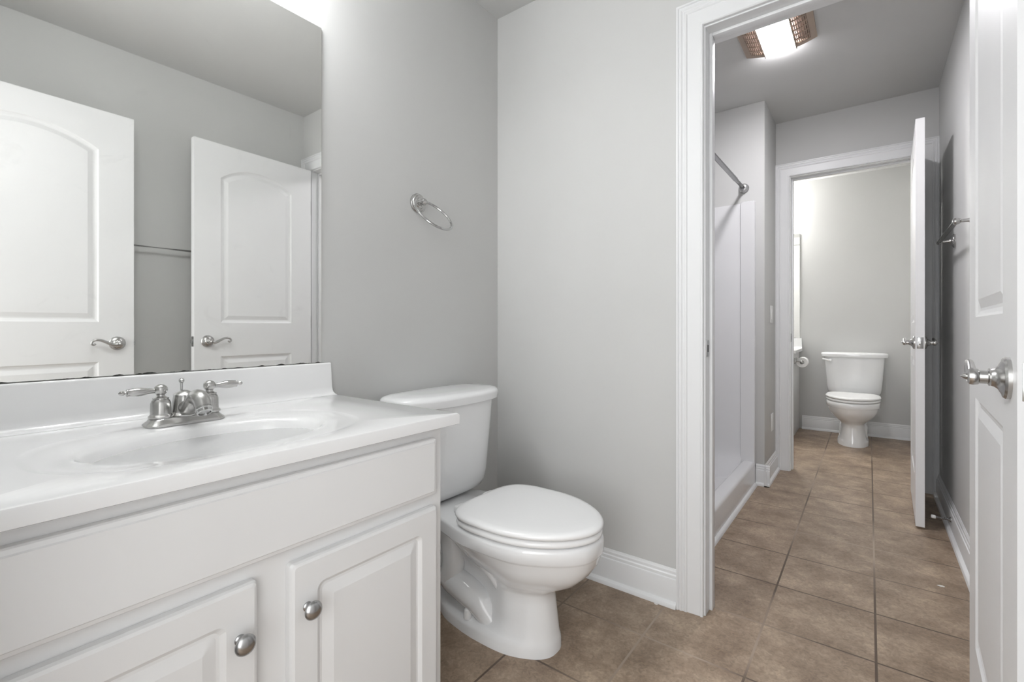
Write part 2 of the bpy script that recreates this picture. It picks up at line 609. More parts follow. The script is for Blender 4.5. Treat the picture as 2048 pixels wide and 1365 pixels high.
def lever_handle(parent, x, y, z, out, toward):
    """round rose with a scrolled lever: out = +1/-1 side of the slab, toward = direction of the lever along x"""
    bm = bmesh.new()
    lathe(bm, [(0, 0.033), (0.005, 0.033), (0.0080, 0.0305), (0.0085, 0.0275), (0.0115, 0.022), (0.013, 0.0185), (0.017, 0.015), (0.021, 0.0135), (0.023, 0.0142),
               (0.0245, 0.0112)], (x, y, z), (0, out, 0), 32)
    h = obj('door_handle', bm, M_NICKEL, parent)
    bm = bmesh.new()
    lathe(bm, [(0.024, 0.0108), (0.034, 0.0108), (0.0355, 0.0126), (0.041, 0.0138), (0.046, 0.0126), (0.0475, 0.0100), (0.0485, 0.0050), (0.050, 0.0055), (0.053, 0.0035), (0.0565, 0.0008)],
          (x, y, z), (0, out, 0), 24)
    t = toward
    yy = y + out * 0.040
    pts = [(x + t * 0.006, yy, z - 0.004), (x + t * 0.024, yy, z - 0.006), (x + t * 0.046, yy, z + 0.004), (x + t * 0.068, yy, z + 0.015),
           (x + t * 0.088, yy, z + 0.018), (x + t * 0.102, yy, z + 0.011), (x + t * 0.104, yy, z - 0.001), (x + t * 0.096, yy, z - 0.005), (x + t * 0.090, yy, z + 0.001)]
    tube(bm, pts, [0.0095, 0.0085, 0.0072, 0.0062, 0.0056, 0.0050, 0.0044, 0.0040, 0.0046], 12, 5)
    obj('lever', bm, M_NICKEL, h)
    return h

def make_door(name, hinge, ang, w, y0, y1, label, z0=0.012, h=2.023, hinge_z=(0.25, 1.03, 1.79), stile=0.135):
    """slab from the hinge edge along local +x; y0..y1 is its thickness; y0 is the hinge-pin-free (seen) face"""
    lo, hi = min(y0, y1), max(y0, y1)
    bm = bmesh.new()
    low = panel_outline(stile, w - stile, 0.23, 0.835 - z0, 0)
    up = panel_outline(stile, w - stile, 1.025 - z0, 1.846 - z0, 0.075)
    a = door_face(bm, w, h, lo, -1, (low, up))
    b = door_face(bm, w, h, hi, 1, (low, up))
    for i in range(4):
        j = (i + 1) % 4
        bm.faces.new((a[i], a[j], b[j], b[i]))
    o = struct(name, bm, M_DOOR, label, 'door', smooth=6)
    o.location = (hinge[0], hinge[1], z0)
    o.rotation_euler = (0, 0, ang)
    zk = 0.922 - z0
    lever_handle(o, w - 0.066, lo, zk, -1, -1)
    lever_handle(o, w - 0.066, hi, zk, 1, -1)
    ym = (lo + hi) / 2
    bm = bmesh.new()
    box(bm, w - 0.0002, w + 0.0012, ym - 0.0125, ym + 0.0125, zk - 0.028, zk + 0.028, 0.0005)
    pl = obj('latch_plate', bm, M_PEWTER, o)
    bm = bmesh.new()
    box(bm, w + 0.001, w + 0.009, ym - 0.006, ym + 0.006, zk - 0.010, zk + 0.010, 0.002)
    obj('latch_bolt', bm, M_CHROME, pl)
    for hz in hinge_z:
        bm = bmesh.new()
        box(bm, -0.0035, -0.0003, lo + 0.004, hi - 0.004, hz - 0.044 - z0, hz + 0.044 - z0)
        lathe(bm, [(-0.046, 0.004), (-0.0445, 0.0062), (0.0445, 0.0062), (0.046, 0.004)], (-0.0065, y1 + (0.006 if y1 > y0 else -0.006), hz - z0), (0, 0, 1), 14)
        obj('hinge', bm, M_PEWTER, o)
    return o

def ang(a, b):
    return math.atan2(b[1] - a[1], b[0] - a[0])

HA, LA = (1.583, -0.022), (1.5485, -0.712)
make_door('door_1', HA, ang(HA, LA), 0.690, 0.0, 0.035, 'white two-panel door at the right edge, swung open from the near doorway')
HE, LE = (1.529, -1.738), (1.556, -0.971)
make_door('door_2', HE, ang(HE, LE), 0.767, 0.0, -0.035, 'white two-panel arch-top entry door seen at left in the mirror')
HB, LB = (1.578, 2.050), (1.560, 1.371)
make_door('door_3', HB, ang(HB, LB), 0.678, 0.0, 0.035, 'white door standing edge-on in the far doorway')

make_door('door_4', (0.732, YF1 - 0.0385), PI, 0.609, 0.0, -0.035, 'white closed closet door of the far bathroom')

# ------------------------------------------------------------------ vanity cabinets (local: wall at x = 0, front towards +x)
VHW = 0.413
def rings_panel(bm, y0, y1, z0, z1, xb, steps, r):
    """routed panel front: steps = [(inset, x offset, corner radius)]"""
    rings = []
    for ins, dx, rr in steps:
        rings.append([(xb + dx, p[0], p[1]) for p in rrect(y0 + ins, y1 - ins, z0 + ins, z1 - ins, max(rr, 0.0006), 5)])
    loft(bm, rings)

def make_vanity():
    root = thing('vanity_cabinet', 'white painted vanity cabinet with two raised-panel doors, near the camera', 'cabinet', (0, -1.302, 0))
    bm = bmesh.new()
    # carcass: two sides, face frame, toe board and bottom, open inside for the basin
    prof = [(0.001, 0.0), (0.465, 0.0), (0.465, 0.095), (0.5375, 0.095), (0.5375, 0.7610), (0.001, 0.7610)]
    for ya, yb in ((-VHW, -VHW + 0.016), (VHW - 0.016, VHW)):
        extrude_profile(bm, prof, lambda x, z: (x, ya, z), lambda x, z: (x, yb, z))
    box(bm, 0.519, 0.538, -VHW + 0.0005, VHW - 0.0005, 0.096, 0.7612)
    box(bm, 0.452, 0.464, -VHW + 0.015, VHW - 0.015, 0.0, 0.097)
    box(bm, 0.010, 0.520, -VHW + 0.015, VHW - 0.015, 0.096, 0.110)
    obj('body', bm, M_CAB, root, 20)
    bm = bmesh.new()
    rings_panel(bm, -0.385, 0.385, 0.604, 0.737, 0.5385, [(0, 0, 0.004), (0, 0.012, 0.004), (0.002, 0.015, 0.004), (0.008, 0.0165, 0.003), (0.010, 0.019, 0.002)], 0.004)
    obj('drawer_front', bm, M_CAB, root, 8)
    for s in (-1, 1):
        a, b = (0.028, 0.386) if s > 0 else (-0.386, -0.028)
        bm = bmesh.new()
        rings_panel(bm, a, b, 0.118, 0.576, 0.5385,
                    [(0, 0, 0.007), (0, 0.012, 0.007), (0.0025, 0.0165, 0.007), (0.007, 0.019, 0.006), (0.050, 0.019, 0.016), (0.0535, 0.0165, 0.014),
                     (0.058, 0.0125, 0.012), (0.063, 0.0125, 0.009), (0.078, 0.0165, 0.004), (0.084, 0.0185, 0.0015)], 0.004)
        d = obj('cabinet_door', bm, M_CAB, root, 8)
        bm = bmesh.new()
        lathe(bm, [(0, 0.0085), (0.002, 0.0085), (0.004, 0.0065), (0.010, 0.0055), (0.014, 0.0065), (0.0165, 0.0130), (0.019, 0.0162), (0.022, 0.0165),
                   (0.026, 0.0140), (0.029, 0.0085), (0.030, 0.001)], (0.5575, s * 0.058, 0.491), (1, 0, 0), 28)
        obj('knob', bm, M_PEWTER, d)
    return root

THW = 0.445
TZ = 0.790
BC = (0.338, -0.006)      # bowl centre, local
def make_vanity_top():
    root = thing('sink_countertop', 'glossy white countertop with oval moulded basin and backsplash, near the camera', 'countertop', (0, -1.302, 0))
    bm = bmesh.new()
    x0, x1, y0, y1 = 0.002, 0.572, -THW, THW
    cx, cy = BC
    angs = [2 * PI * i / 120 for i in range(120)]
    for px, py in ((x0, y0), (x1, y0), (x1, y1), (x0, y1)):
        angs.append(math.atan2(py - cy, px - cx) % (2 * PI))
    angs = sorted(set(round(a, 6) for a in angs))
    def rect_pt(a, ins):
        c, s = math.cos(a), math.sin(a)
        X0, X1, YA, YB_ = x0, x1 - ins, y0 + ins, y1 - ins
        t = 1e9
        if c > 1e-9: t = min(t, (X1 - cx) / c)
        if c < -1e-9: t = min(t, (X0 - cx) / c)
        if s > 1e-9: t = min(t, (YB_ - cy) / s)
        if s < -1e-9: t = min(t, (YA - cy) / s)
        return cx + c * t, cy + s * t
    def oval(a, ax, by, ox, p=2.0):
        c, s = math.cos(a), math.sin(a)
        k = (abs(c / ax) ** p + abs(s / by) ** p) ** (-1 / p)
        return cx + ox + c * k, cy + s * k
    rings = []
    for ins, z in ((0.004, TZ - 0.028), (0, TZ - 0.026), (0, TZ - 0.005), (0.0015, TZ - 0.0015), (0.005, TZ)):
        rings.append([(*rect_pt(a, ins), z) for a in angs])
    for ax, by, ox, p, z in ((0.196, 0.282, -0.004, 2.6, TZ), (0.192, 0.277, -0.004, 2.6, TZ - 0.0006), (0.187, 0.271, -0.004, 2.6, TZ - 0.0018), (0.180, 0.262, -0.003, 2.5, TZ - 0.0022),
                             (0.142, 0.222, 0, 2.1, TZ - 0.0040), (0.133, 0.213, 0, 2, TZ - 0.0075), (0.128, 0.207, 0, 2, TZ - 0.014),
                             (0.124, 0.201, 0, 2, TZ - 0.026), (0.118, 0.190, 0, 2, TZ - 0.050), (0.106, 0.168, 0, 2, TZ - 0.080), (0.085, 0.132, 0, 2, TZ - 0.106),
                             (0.060, 0.090, 0, 2, TZ - 0.121), (0.032, 0.042, 0, 2, TZ - 0.128), (0.022, 0.022, 0, 2, TZ - 0.130)):
        rings.append([(*oval(a, ax, by, ox, p), z) for a in angs])
    loft(bm, rings, True, True)
    obj('counter', bm, M_TOP, root, 40)
    bm = bmesh.new()
    prof = [(0.002, TZ), (0.002, TZ + 0.099), (0.0165, TZ + 0.099), (0.0195, TZ + 0.0975), (0.0205, TZ + 0.094), (0.021, TZ + 0.024), (0.0235, TZ + 0.013),
            (0.029, TZ + 0.006), (0.038, TZ + 0.002), (0.048, TZ + 0.0005), (0.048, TZ)]
    extrude_profile(bm, prof, lambda x, z: (x, -THW + 0.0015, z), lambda x, z: (x, THW - 0.0015 - (z - TZ) * 0.05, z))
    obj('backsplash', bm, M_TOP, root, 50)
    bm = bmesh.new()
    lathe(bm, [(-0.006, 0.012), (0.0, 0.0215), (0.0015, 0.021), (0.002, 0.015), (0.001, 0.012), (0.004, 0.011), (0.0065, 0.007), (0.007, 0.001)], (cx, cy, TZ - 0.130), (0, 0, 1), 28)
    obj('drain', bm, M_CHROME, root)
    return root

vanity = make_vanity()
top = make_vanity_top()
v2 = copy_tree(vanity)
v2.location = (0.431, YE - 0.001, 0); v2.rotation_euler = (0, 0, -PI / 2); v2.scale = (1, 0.955, 1)
v2['label'] = 'white vanity cabinet side glimpsed through the far doorway, left of the far toilet'
t2 = copy_tree(top)
t2.location = (0.4285, YE - 0.001, 0); t2.rotation_euler = (0, 0, -PI / 2); t2.scale = (1, 0.955, 1)
t2['label'] = 'end of a white countertop with backsplash glimpsed through the far doorway'

# ------------------------------------------------------------------ faucet
def make_faucet():
    fx, fy = 0.147, -1.303
    z = TZ - 0.0022
    root = thing('faucet', 'brushed nickel two-handle faucet on the near basin', 'faucet', (fx, fy, z))
    bm = bmesh.new()
    rings = []
    for hx, hy, zz in ((0.031, 0.077, 0), (0.031, 0.077, 0.004), (0.029, 0.074, 0.007), (0.026, 0.069, 0.012), (0.0245, 0.067, 0.0155), (0.022, 0.064, 0.017)):
        rings.append([(p[0], p[1], zz) for p in rrect(-hx, hx, -hy, hy, min(hx, 0.022), 6)])
    loft(bm, rings)
    obj('base_plate', bm, M_NICKEL, root)
    for s in (-1, 1):
        bm = bmesh.new()
        lathe(bm, [(0.017, 0.0225), (0.021, 0.0225), (0.023, 0.0205), (0.025, 0.0190), (0.048, 0.0185), (0.054, 0.0165), (0.057, 0.0140), (0.058, 0.0150), (0.060, 0.0148),
                   (0.0615, 0.0110), (0.064, 0.0080), (0.067, 0.0075), (0.068, 0.0088), (0.072, 0.0115), (0.077, 0.0128), (0.082, 0.0122), (0.086, 0.0095),
                   (0.0885, 0.0055), (0.0895, 0.001)], (0, 0.0015 + s * 0.0475, 0), (0, 0, 1), 28)
        h = obj('handle', bm, M_NICKEL, root)
        bm = bmesh.new()
        d = Vector((0, s, 0))
        lathe(bm, [(0.006, 0.0052), (0.016, 0.0054), (0.024, 0.0066), (0.034, 0.0088), (0.042, 0.0094), (0.050, 0.0086), (0.056, 0.0076), (0.057, 0.0080), (0.059, 0.0080), (0.060, 0.0036),
                   (0.063, 0.0034), (0.065, 0.0048), (0.069, 0.0050), (0.071, 0.0036), (0.073, 0.001)], (0, 0.0015 + s * 0.0475, 0.0765), d, 18)
        obj('lever', bm, M_NICKEL, h)
    bm = bmesh.new()
    lathe(bm, [(0.016, 0.0300), (0.019, 0.0300), (0.021, 0.0280), (0.024, 0.0250), (0.045, 0.0225), (0.060, 0.0205), (0.0625, 0.0210), (0.064, 0.0195), (0.068, 0.0125), (0.071, 0.0070), (0.072, 0.001)],
          (-0.006, 0, 0), (0, 0, 1), 32)
    tube(bm, [(0.000, 0, 0.034), (0.024, 0, 0.036), (0.046, 0, 0.048), (0.068, 0, 0.061), (0.090, 0, 0.058), (0.104, 0, 0.042)],
         [0.0170, 0.0175, 0.0180, 0.0180, 0.0172, 0.0158], 20, 6)
    sp = obj('spout', bm, M_NICKEL, root)
    bm = bmesh.new()
    lathe(bm, [(-0.006, 0.0140), (0.0, 0.0150), (0.001, 0.0162), (0.004, 0.0162), (0.005, 0.0150), (0.011, 0.0145), (0.012, 0.0130), (0.012, 0.0118), (0.008, 0.0115), (0.008, 0.001)], (0.1035, 0, 0.0420), (0.70, 0, -1), 24)
    obj('aerator', bm, M_CHROME, sp)
    bm = bmesh.new()
    lathe(bm, [(0.0082, 0.0112), (0.0095, 0.0108), (0.0097, 0.001)], (0.1035, 0, 0.0420), (0.70, 0, -1), 24)
    obj('aerator_screen', bm, M_PEWTER, sp)
    bm = bmesh.new()
    lathe(bm, [(0.060, 0.0026), (0.086, 0.0026), (0.088, 0.0045), (0.091, 0.0058), (0.0945, 0.0052), (0.097, 0.0025), (0.0975, 0.0006)], (-0.022, 0, 0), (0, 0, 1), 16)
    obj('lift_rod', bm, M_CHROME, root)
    return root
make_faucet()

# ------------------------------------------------------------------ mirrors
def make_wall_mirror(name, loc, rz, w, h, label):
    bm = bmesh.new()
    box(bm, 0.0008, 0.006, -w / 2, w / 2, 0, h, 0.0012, 1)
    o = obj(name, bm, M_MIRROR, None, 0)
    o.location = loc
    o.rotation_euler = (0, 0, rz)
    return tag(o, label, 'mirror')
make_wall_mirror('wall_mirror', (0, (-0.886 - 1.742) / 2, TZ + 0.1005), 0, 0.856, 1.942 - TZ - 0.1005, 'large frameless wall mirror above the near countertop, reflecting two doors')
make_wall_mirror('wall_mirror', (0.426, YE, TZ + 0.1005), -PI / 2, 0.81, 1.922 - TZ - 0.1005, 'edge of a wall mirror glimpsed through the far doorway')

# ------------------------------------------------------------------ toilets (local: wall at x = 0, bowl towards +x)
def outline(x0, x1, W, n=64, p=2.6):
    out = []
    xm, L = (x0 + x1) / 2, (x1 - x0) / 2
    for i in range(n):
        a = 2 * PI * i / n
        c, s = math.cos(a), math.sin(a)
        x = xm + L * math.copysign(abs(c) ** (2 / p), c)
        t = (x - x0) / (x1 - x0) * (len(W) - 1)
        k = min(int(t), len(W) - 2)
        f = t - k
        f = f * f * (3 - 2 * f) * 0.5 + f * 0.5
        hw = W[k] + (W[k + 1] - W[k]) * f
        out.append((x, hw * math.copysign(abs(s) ** (2 / p), s)))
    return out

def egg(xb, xc, xf, hw, n=72, pb=3.2, pf=2.1):
    out = []
    for i in range(n):
        a = 2 * PI * i / n
        c, s = math.cos(a), math.sin(a)
        if c >= 0:
            out.append((xc + (xf - xc) * c ** (2 / pf), hw * math.copysign(abs(s) ** (2 / pf), s)))
        else:
            out.append((xc - (xc - xb) * abs(c) ** (2 / pb), hw * math.copysign(abs(s) ** (2 / pb), s)))
    return out

def make_toilet():
    root = thing('toilet', 'white two-piece toilet with closed lid between the near vanity and the doorway', 'toilet', (0, -0.466, 0))
    bm = bmesh.new()
    lev = [
        (0.000, 0.100, 0.612, (0.060, 0.098, 0.110, 0.113, 0.100)),
        (0.028, 0.100, 0.611, (0.060, 0.098, 0.110, 0.113, 0.100)),
        (0.038, 0.104, 0.609, (0.056, 0.094, 0.106, 0.110, 0.098)),
        (0.045, 0.112, 0.607, (0.048, 0.082, 0.094, 0.106, 0.096)),
        (0.055, 0.120, 0.605, (0.042, 0.060, 0.068, 0.100, 0.094)),
        (0.100, 0.125, 0.600, (0.038, 0.046, 0.048, 0.094, 0.091)),
        (0.150, 0.125, 0.594, (0.038, 0.044, 0.042, 0.089, 0.088)),
        (0.178, 0.125, 0.592, (0.038, 0.044, 0.042, 0.088, 0.087)),
        (0.190, 0.122, 0.602, (0.040, 0.046, 0.046, 0.092, 0.089)),
        (0.215, 0.115, 0.645, (0.044, 0.052, 0.075, 0.118, 0.105)),
        (0.240, 0.100, 0.688, (0.052, 0.064, 0.107, 0.142, 0.118)),
        (0.270, 0.085, 0.718, (0.066, 0.084, 0.137, 0.162, 0.130)),
        (0.300, 0.060, 0.738, (0.084, 0.108, 0.160, 0.176, 0.140)),
        (0.325, 0.040, 0.746, (0.102, 0.132, 0.175, 0.183, 0.146)),
        (0.330, 0.035, 0.748, (0.106, 0.138, 0.179, 0.186, 0.149)),
        (0.336, 0.030, 0.752, (0.112, 0.146, 0.187, 0.192, 0.154)),
        (0.366, 0.030, 0.752, (0.112, 0.146, 0.187, 0.192, 0.154)),
        (0.374, 0.032, 0.749, (0.110, 0.144, 0.185, 0.190, 0.152)),
        (0.378, 0.040, 0.741, (0.104, 0.138, 0.178, 0.183, 0.146)),
    ]
    loft(bm, [[(p[0], p[1], z) for p in outline(a, b, W)] for z, a, b, W in lev])
    for s in (-1, 1):       # trapway showing through both flanks
        tube(bm, [(0.195, s * 0.055, 0.330), (0.218, s * 0.060, 0.265), (0.232, s * 0.062, 0.200), (0.215, s * 0.060, 0.130)], [0.036, 0.039, 0.040, 0.040], 18, 6)
        tube(bm, [(0.175, s * 0.040, 0.130), (0.225, s * 0.052, 0.125), (0.290, s * 0.056, 0.112), (0.350, s * 0.054, 0.088), (0.395, s * 0.046, 0.045)],
             [0.040, 0.047, 0.048, 0.046, 0.044], 18, 6)
        tube(bm, [(0.300, s * 0.070, 0.300), (0.350, s * 0.074, 0.255), (0.405, s * 0.064, 0.205), (0.430, s * 0.055, 0.160)], [0.014, 0.018, 0.018, 0.012], 14, 6)
    obj('bowl', bm, M_PORC, root, 50)
    bm = bmesh.new()
    rings = []
    for z, a, b, hw, p in ((0.3792, 0.050, 0.155, 0.160, 4), (0.382, 0.042, 0.170, 0.175, 4), (0.392, 0.034, 0.184, 0.188, 4), (0.415, 0.028, 0.196, 0.198, 4), (0.45, 0.024, 0.203, 0.203, 4),
                           (0.60, 0.018, 0.216, 0.214, 4), (0.725, 0.014, 0.226, 0.223, 4)):
        rings.append([(q[0], q[1], z) for q in egg(a, 0.115, b, hw, 72, 4.2, 3.0)])
    loft(bm, rings)
    tank = obj('tank', bm, M_PORC, root, 50)
    bm = bmesh.new()
    rings = []
    for z, a, b, hw, p in ((0.7257, 0.012, 0.240, 0.241, 4.4), (0.728, 0.009, 0.246, 0.247, 4.4), (0.750, 0.007, 0.250, 0.251, 4.4), (0.758, 0.010, 0.247, 0.248, 4.4), (0.764, 0.017, 0.239, 0.240, 4.2),
                           (0.768, 0.030, 0.222, 0.222, 4), (0.7705, 0.055, 0.18, 0.16, 4)):
        rings.append([(q[0], q[1], z) for q in egg(a, 0.120, b, hw, 72, 3.4, 2.7)])
    loft(bm, rings)
    obj('tank_lid', bm, M_PORC, root, 50)
    bm = bmesh.new()
    lathe(bm, [(-0.002, 0.013), (0.006, 0.013), (0.010, 0.010), (0.018, 0.008)], (0.226, -0.172, 0.694), (1, 0, 0), 20)
    tube(bm, [(0.241, -0.168, 0.694), (0.243, -0.190, 0.697), (0.241, -0.212, 0.703), (0.238, -0.232, 0.707)], [0.0065, 0.0075, 0.0070, 0.0075], 12, 5)
    obj('flush_lever', bm, M_SEAT, tank)
    bm = bmesh.new()
    rings = []
    for z, d in ((0.381, 0.008), (0.384, 0.002), (0.389, 0), (0.397, 0.002), (0.401, 0.009)):
        rings.append([(p[0], p[1], z) for p in egg(0.305 + d, 0.50, 0.752 - d, 0.189 - d, 96, 3.9, 1.85)])
    loft(bm, rings)
    for s in (-1, 1):
        box(bm, 0.30 + 0.15, 0.325 + 0.15, s * 0.15 - 0.008, s * 0.15 + 0.008, 0.3775, 0.382, 0.0015)
        box(bm, 0.62, 0.64, s * 0.10 - 0.008, s * 0.10 + 0.008, 0.3775, 0.382, 0.0015)
    obj('seat', bm, M_SEAT, root, 50)
    bm = bmesh.new()
    rings = []
    for z, d in ((0.4035, 0.010), (0.406, 0.003), (0.411, 0.0005), (0.417, 0.002), (0.4215, 0.008), (0.4235, 0.022), (0.4245, 0.06)):
        rings.append([(p[0], p[1], z) for p in egg(0.300 + d, 0.50, 0.756 - d, 0.192 - d, 96, 3.9, 1.85)])
    loft(bm, rings)
    obj('seat_lid', bm, M_SEAT, root, 50)
    for s in (-1, 1):
        bm = bmesh.new()
        box(bm, 0.262, 0.298, s * 0.075 - 0.022, s * 0.075 + 0.022, 0.3775, 0.402, 0.006, 3)
        obj('seat_hinge', bm, M_SEAT, root, 50)
        bm = bmesh.new()
        lathe(bm, [(-0.004, 0.0145), (0.002, 0.0142), (0.022, 0.0118), (0.027, 0.0095), (0.029, 0.004), (0.0292, 0.0005)], (0.322, s * 0.089, 0.0475), (0, 0, 1), 20)
        obj('bolt_cap', bm, M_SEAT, root, 50)
    return root

toilet = make_toilet()
toilet2 = copy_tree(toilet)
toilet2.location = (1.265, YE, 0)
toilet2.rotation_euler = (0, 0, -PI / 2)
toilet2['label'] = 'white two-piece toilet seen through the far doorway against the end wall'

# ------------------------------------------------------------------ towel ring and bars
def rose(bm, o, axis, s=1.0):
    lathe(bm, [(0, 0.037 * s), (0.005, 0.037 * s), (0.0075, 0.034 * s), (0.0075, 0.030 * s), (0.0105, 0.0285 * s), (0.0125, 0.025 * s), (0.0125, 0.0205 * s), (0.0150, 0.0185 * s), (0.0165, 0.014 * s), (0.0165, 0.0110 * s), (0.021, 0.0095 * s)], o, axis, 32)

ring = thing('towel_ring', 'brushed nickel towel ring on the grey wall above the near toilet', 'towel ring', (0.0003, -0.487, 1.474))
bm = bmesh.new(); rose(bm, (0, 0, 0), (1, 0, 0)); obj('rosette', bm, M_NICKEL, ring)
bm = bmesh.new()
lathe(bm, [(0.014, 0.008), (0.026, 0.0075), (0.028, 0.010), (0.034, 0.0125), (0.040, 0.0125), (0.045, 0.009), (0.048, 0.003)], (0, 0, 0), (1, 0, 0), 20)
tube(bm, [(0.037, -0.018, 0.0), (0.037, 0.018, 0.0)], 0.0055, 12, smooth=False)
obj('post', bm, M_NICKEL, ring)
bm = bmesh.new()
w = Vector((0.66, 0, -0.75)).normalized()
torus(bm, Vector((0.040, 0, 0.0)) + w * 0.077, (0, 1, 0), w, 0.077, 0.0048)
obj('ring', bm, M_CHROME, ring)

def towel_bar(label, y0, y1, z, stand):
    root = thing('towel_bar', label, 'towel bar', (WR, (y0 + y1) / 2, z))
    L = (y1 - y0) / 2
    for s in (-1, 1):
        bm = bmesh.new(); rose(bm, (-0.0003, s * L, 0), (-1, 0, 0), 0.9); r = obj('rosette', bm, M_NICKEL, root)
        bm = bmesh.new()
        lathe(bm, [(0.012, 0.0085), (0.030, 0.0065), (stand - 0.014, 0.0065), (stand - 0.012, 0.009), (stand - 0.006, 0.0125), (stand, 0.0135), (stand + 0.006, 0.0125), (stand + 0.011, 0.007), (stand + 0.012, 0.001)],
              (-0.0003, s * L, 0), (-1, 0, 0), 20)
        obj('post', bm, M_NICKEL, r)
    bm = bmesh.new()
    tube(bm, [(-stand, -L, 0), (-stand, L, 0)], 0.0095, 16, smooth=False)
    obj('bar', bm, M_NICKEL, root)
    return root
towel_bar('brushed nickel towel bar on the right wall of the shower room', 0.83, 1.405, 1.418, 0.058)
towel_bar('thin metal towel bar seen in the mirror between the two doors', -1.12, -0.56, 1.422, 0.062)

# ------------------------------------------------------------------ shower stall and rod
stall = thing('shower_stall', 'white moulded shower stall behind the near doorway', 'shower', (0, YB1, 0))
yo = -YB1
SY0, SY1 = YB1 + 0.004, YP - 0.004
bm = bmesh.new()
# pan with rounded curb, profile across x, extruded along y
prof = [(0.004, 0.0), (0.801, 0.0), (0.801, 0.128), (0.797, 0.139), (0.788, 0.145), (0.742, 0.147), (0.731, 0.144), (0.724, 0.134), (0.718, 0.095), (0.706, 0.070), (0.68, 0.058),
        (0.40, 0.050), (0.10, 0.058), (0.06, 0.075), (0.04, 0.11), (0.03, 0.16), (0.004, 0.16)]
extrude_profile(bm, prof, lambda x, z: (x, SY0 + yo, z), lambda x, z: (x, SY1 + yo, z))
pan = obj('shower_pan', bm, M_FIBRE, stall, 40)
bm = bmesh.new()
prof = [(0, 0), (0.016, 0), (0.014, 0.008), (0.009, 0.015), (0, 0.018)]
extrude_profile(bm, prof, lambda t, z: (0.801 + t, SY0 + yo + 0.02, z), lambda t, z: (0.801 + t, SY1 + yo - 0.03, z))
obj('curb_trim', bm, M_TRIM, pan, 40)
def end_panel(ya, yb, name):
    """end wall with coved foot and a raised front flange; ya = wall side, yb = inner face"""
    s = 1 if yb > ya else -1
    bm = bmesh.new()
    prof = [(0, 0.05)]
    for i in range(9):
        a = PI / 2 * i / 8
        prof.append((yb - ya + s * 0.17 * (1 - math.sin(a)), 0.056 + 0.17 * (1 - math.cos(a))))
    prof += [(yb - ya, 1.78), (yb - ya - s * 0.006, 1.796), (0, 1.796)]
    extrude_profile(bm, prof, lambda t, z: (0.035, ya + yo + t, z), lambda t, z: (0.722, ya + yo + t, z))
    p = obj(name, bm, M_FIBRE, stall, 40)
    bm = bmesh.new()
    out = [(q[0], q[1]) for q in rrect(0.716, 0.801, 0.10, 1.803, 0.012, 5)]
    d = s * 0.030
    loft(bm, [[(x, ya + yo, z) for x, z in out], [(x, ya + yo + d * 0.8, z) for x, z in out],
              [(0.7585 + (x - 0.7585) * 0.92, ya + yo + d, 0.95 + (z - 0.95) * 0.996) for x, z in out]])
    obj('flange', bm, M_FIBRE, p, 40)
end_panel(SY1, SY1 - 0.016, 'end_panel')
end_panel(SY0, SY0 + 0.016, 'end_panel')
bm = bmesh.new(); box(bm, 0.004, 0.034, SY0 + yo, SY1 + yo, 0.10, 1.796, 0.004); obj('back_panel', bm, M_FIBRE, stall, 40)

rod = thing('shower_rod', 'metal shower curtain rod mounted above the white stall', 'shower rod', (0.732, (YB1 + YP) / 2, 1.895))
L = (YP - YB1) / 2
bm = bmesh.new()
tube(bm, [(0, -L + 0.002, 0), (0, L - 0.24, 0)], 0.0135, 18, smooth=False)
tube(bm, [(0, L - 0.242, 0), (0, L - 0.004, 0)], 0.0115, 18, smooth=False)
obj('rod', bm, M_PEWTER, rod)
for s in (-1, 1):
    bm = bmesh.new()
    lathe(bm, [(0.0005, 0.031), (0.010, 0.030), (0.014, 0.026), (0.026, 0.023), (0.032, 0.019), (0.034, 0.013)], (0, s * L, 0), (0, -s, 0), 28)
    obj('end_flange', bm, M_PEWTER, rod)

# ------------------------------------------------------------------ ceiling fan light
FX, FY = 1.018, 0.878
fan = thing('ceiling_fan_light', 'square beige exhaust fan with lit lens on the shower room ceiling', 'ceiling light', (FX, FY, H))
def bulge(x):
    return -0.010 - 0.026 * (1 - (x / 0.155) ** 2)
def curved_slab(bm, xa, xb, ya, yb, th=0.003, off=0.0, n=6):
    rings = []
    for i in range(n + 1):
        x = xa + (xb - xa) * i / n
        z = bulge(x) - off
        rings.append([(x, ya, z), (x, yb, z), (x, yb, z + th), (x, ya, z + th)])
    loft(bm, rings)
hw = 0.155
bm = bmesh.new()
curved_slab(bm, -hw, -0.132, -hw, hw, n=2)
curved_slab(bm, 0.132, hw, -hw, hw, n=2)
for s in (-1, 1):
    a, b = (-0.132, -0.064) if s < 0 else (0.064, 0.132)
    curved_slab(bm, a, b, -hw, -0.128)
    curved_slab(bm, a, b, 0.128, hw)
    box(bm, s * hw - 0.002, s * hw + 0.002, -hw, hw, -0.0105, -0.0005)
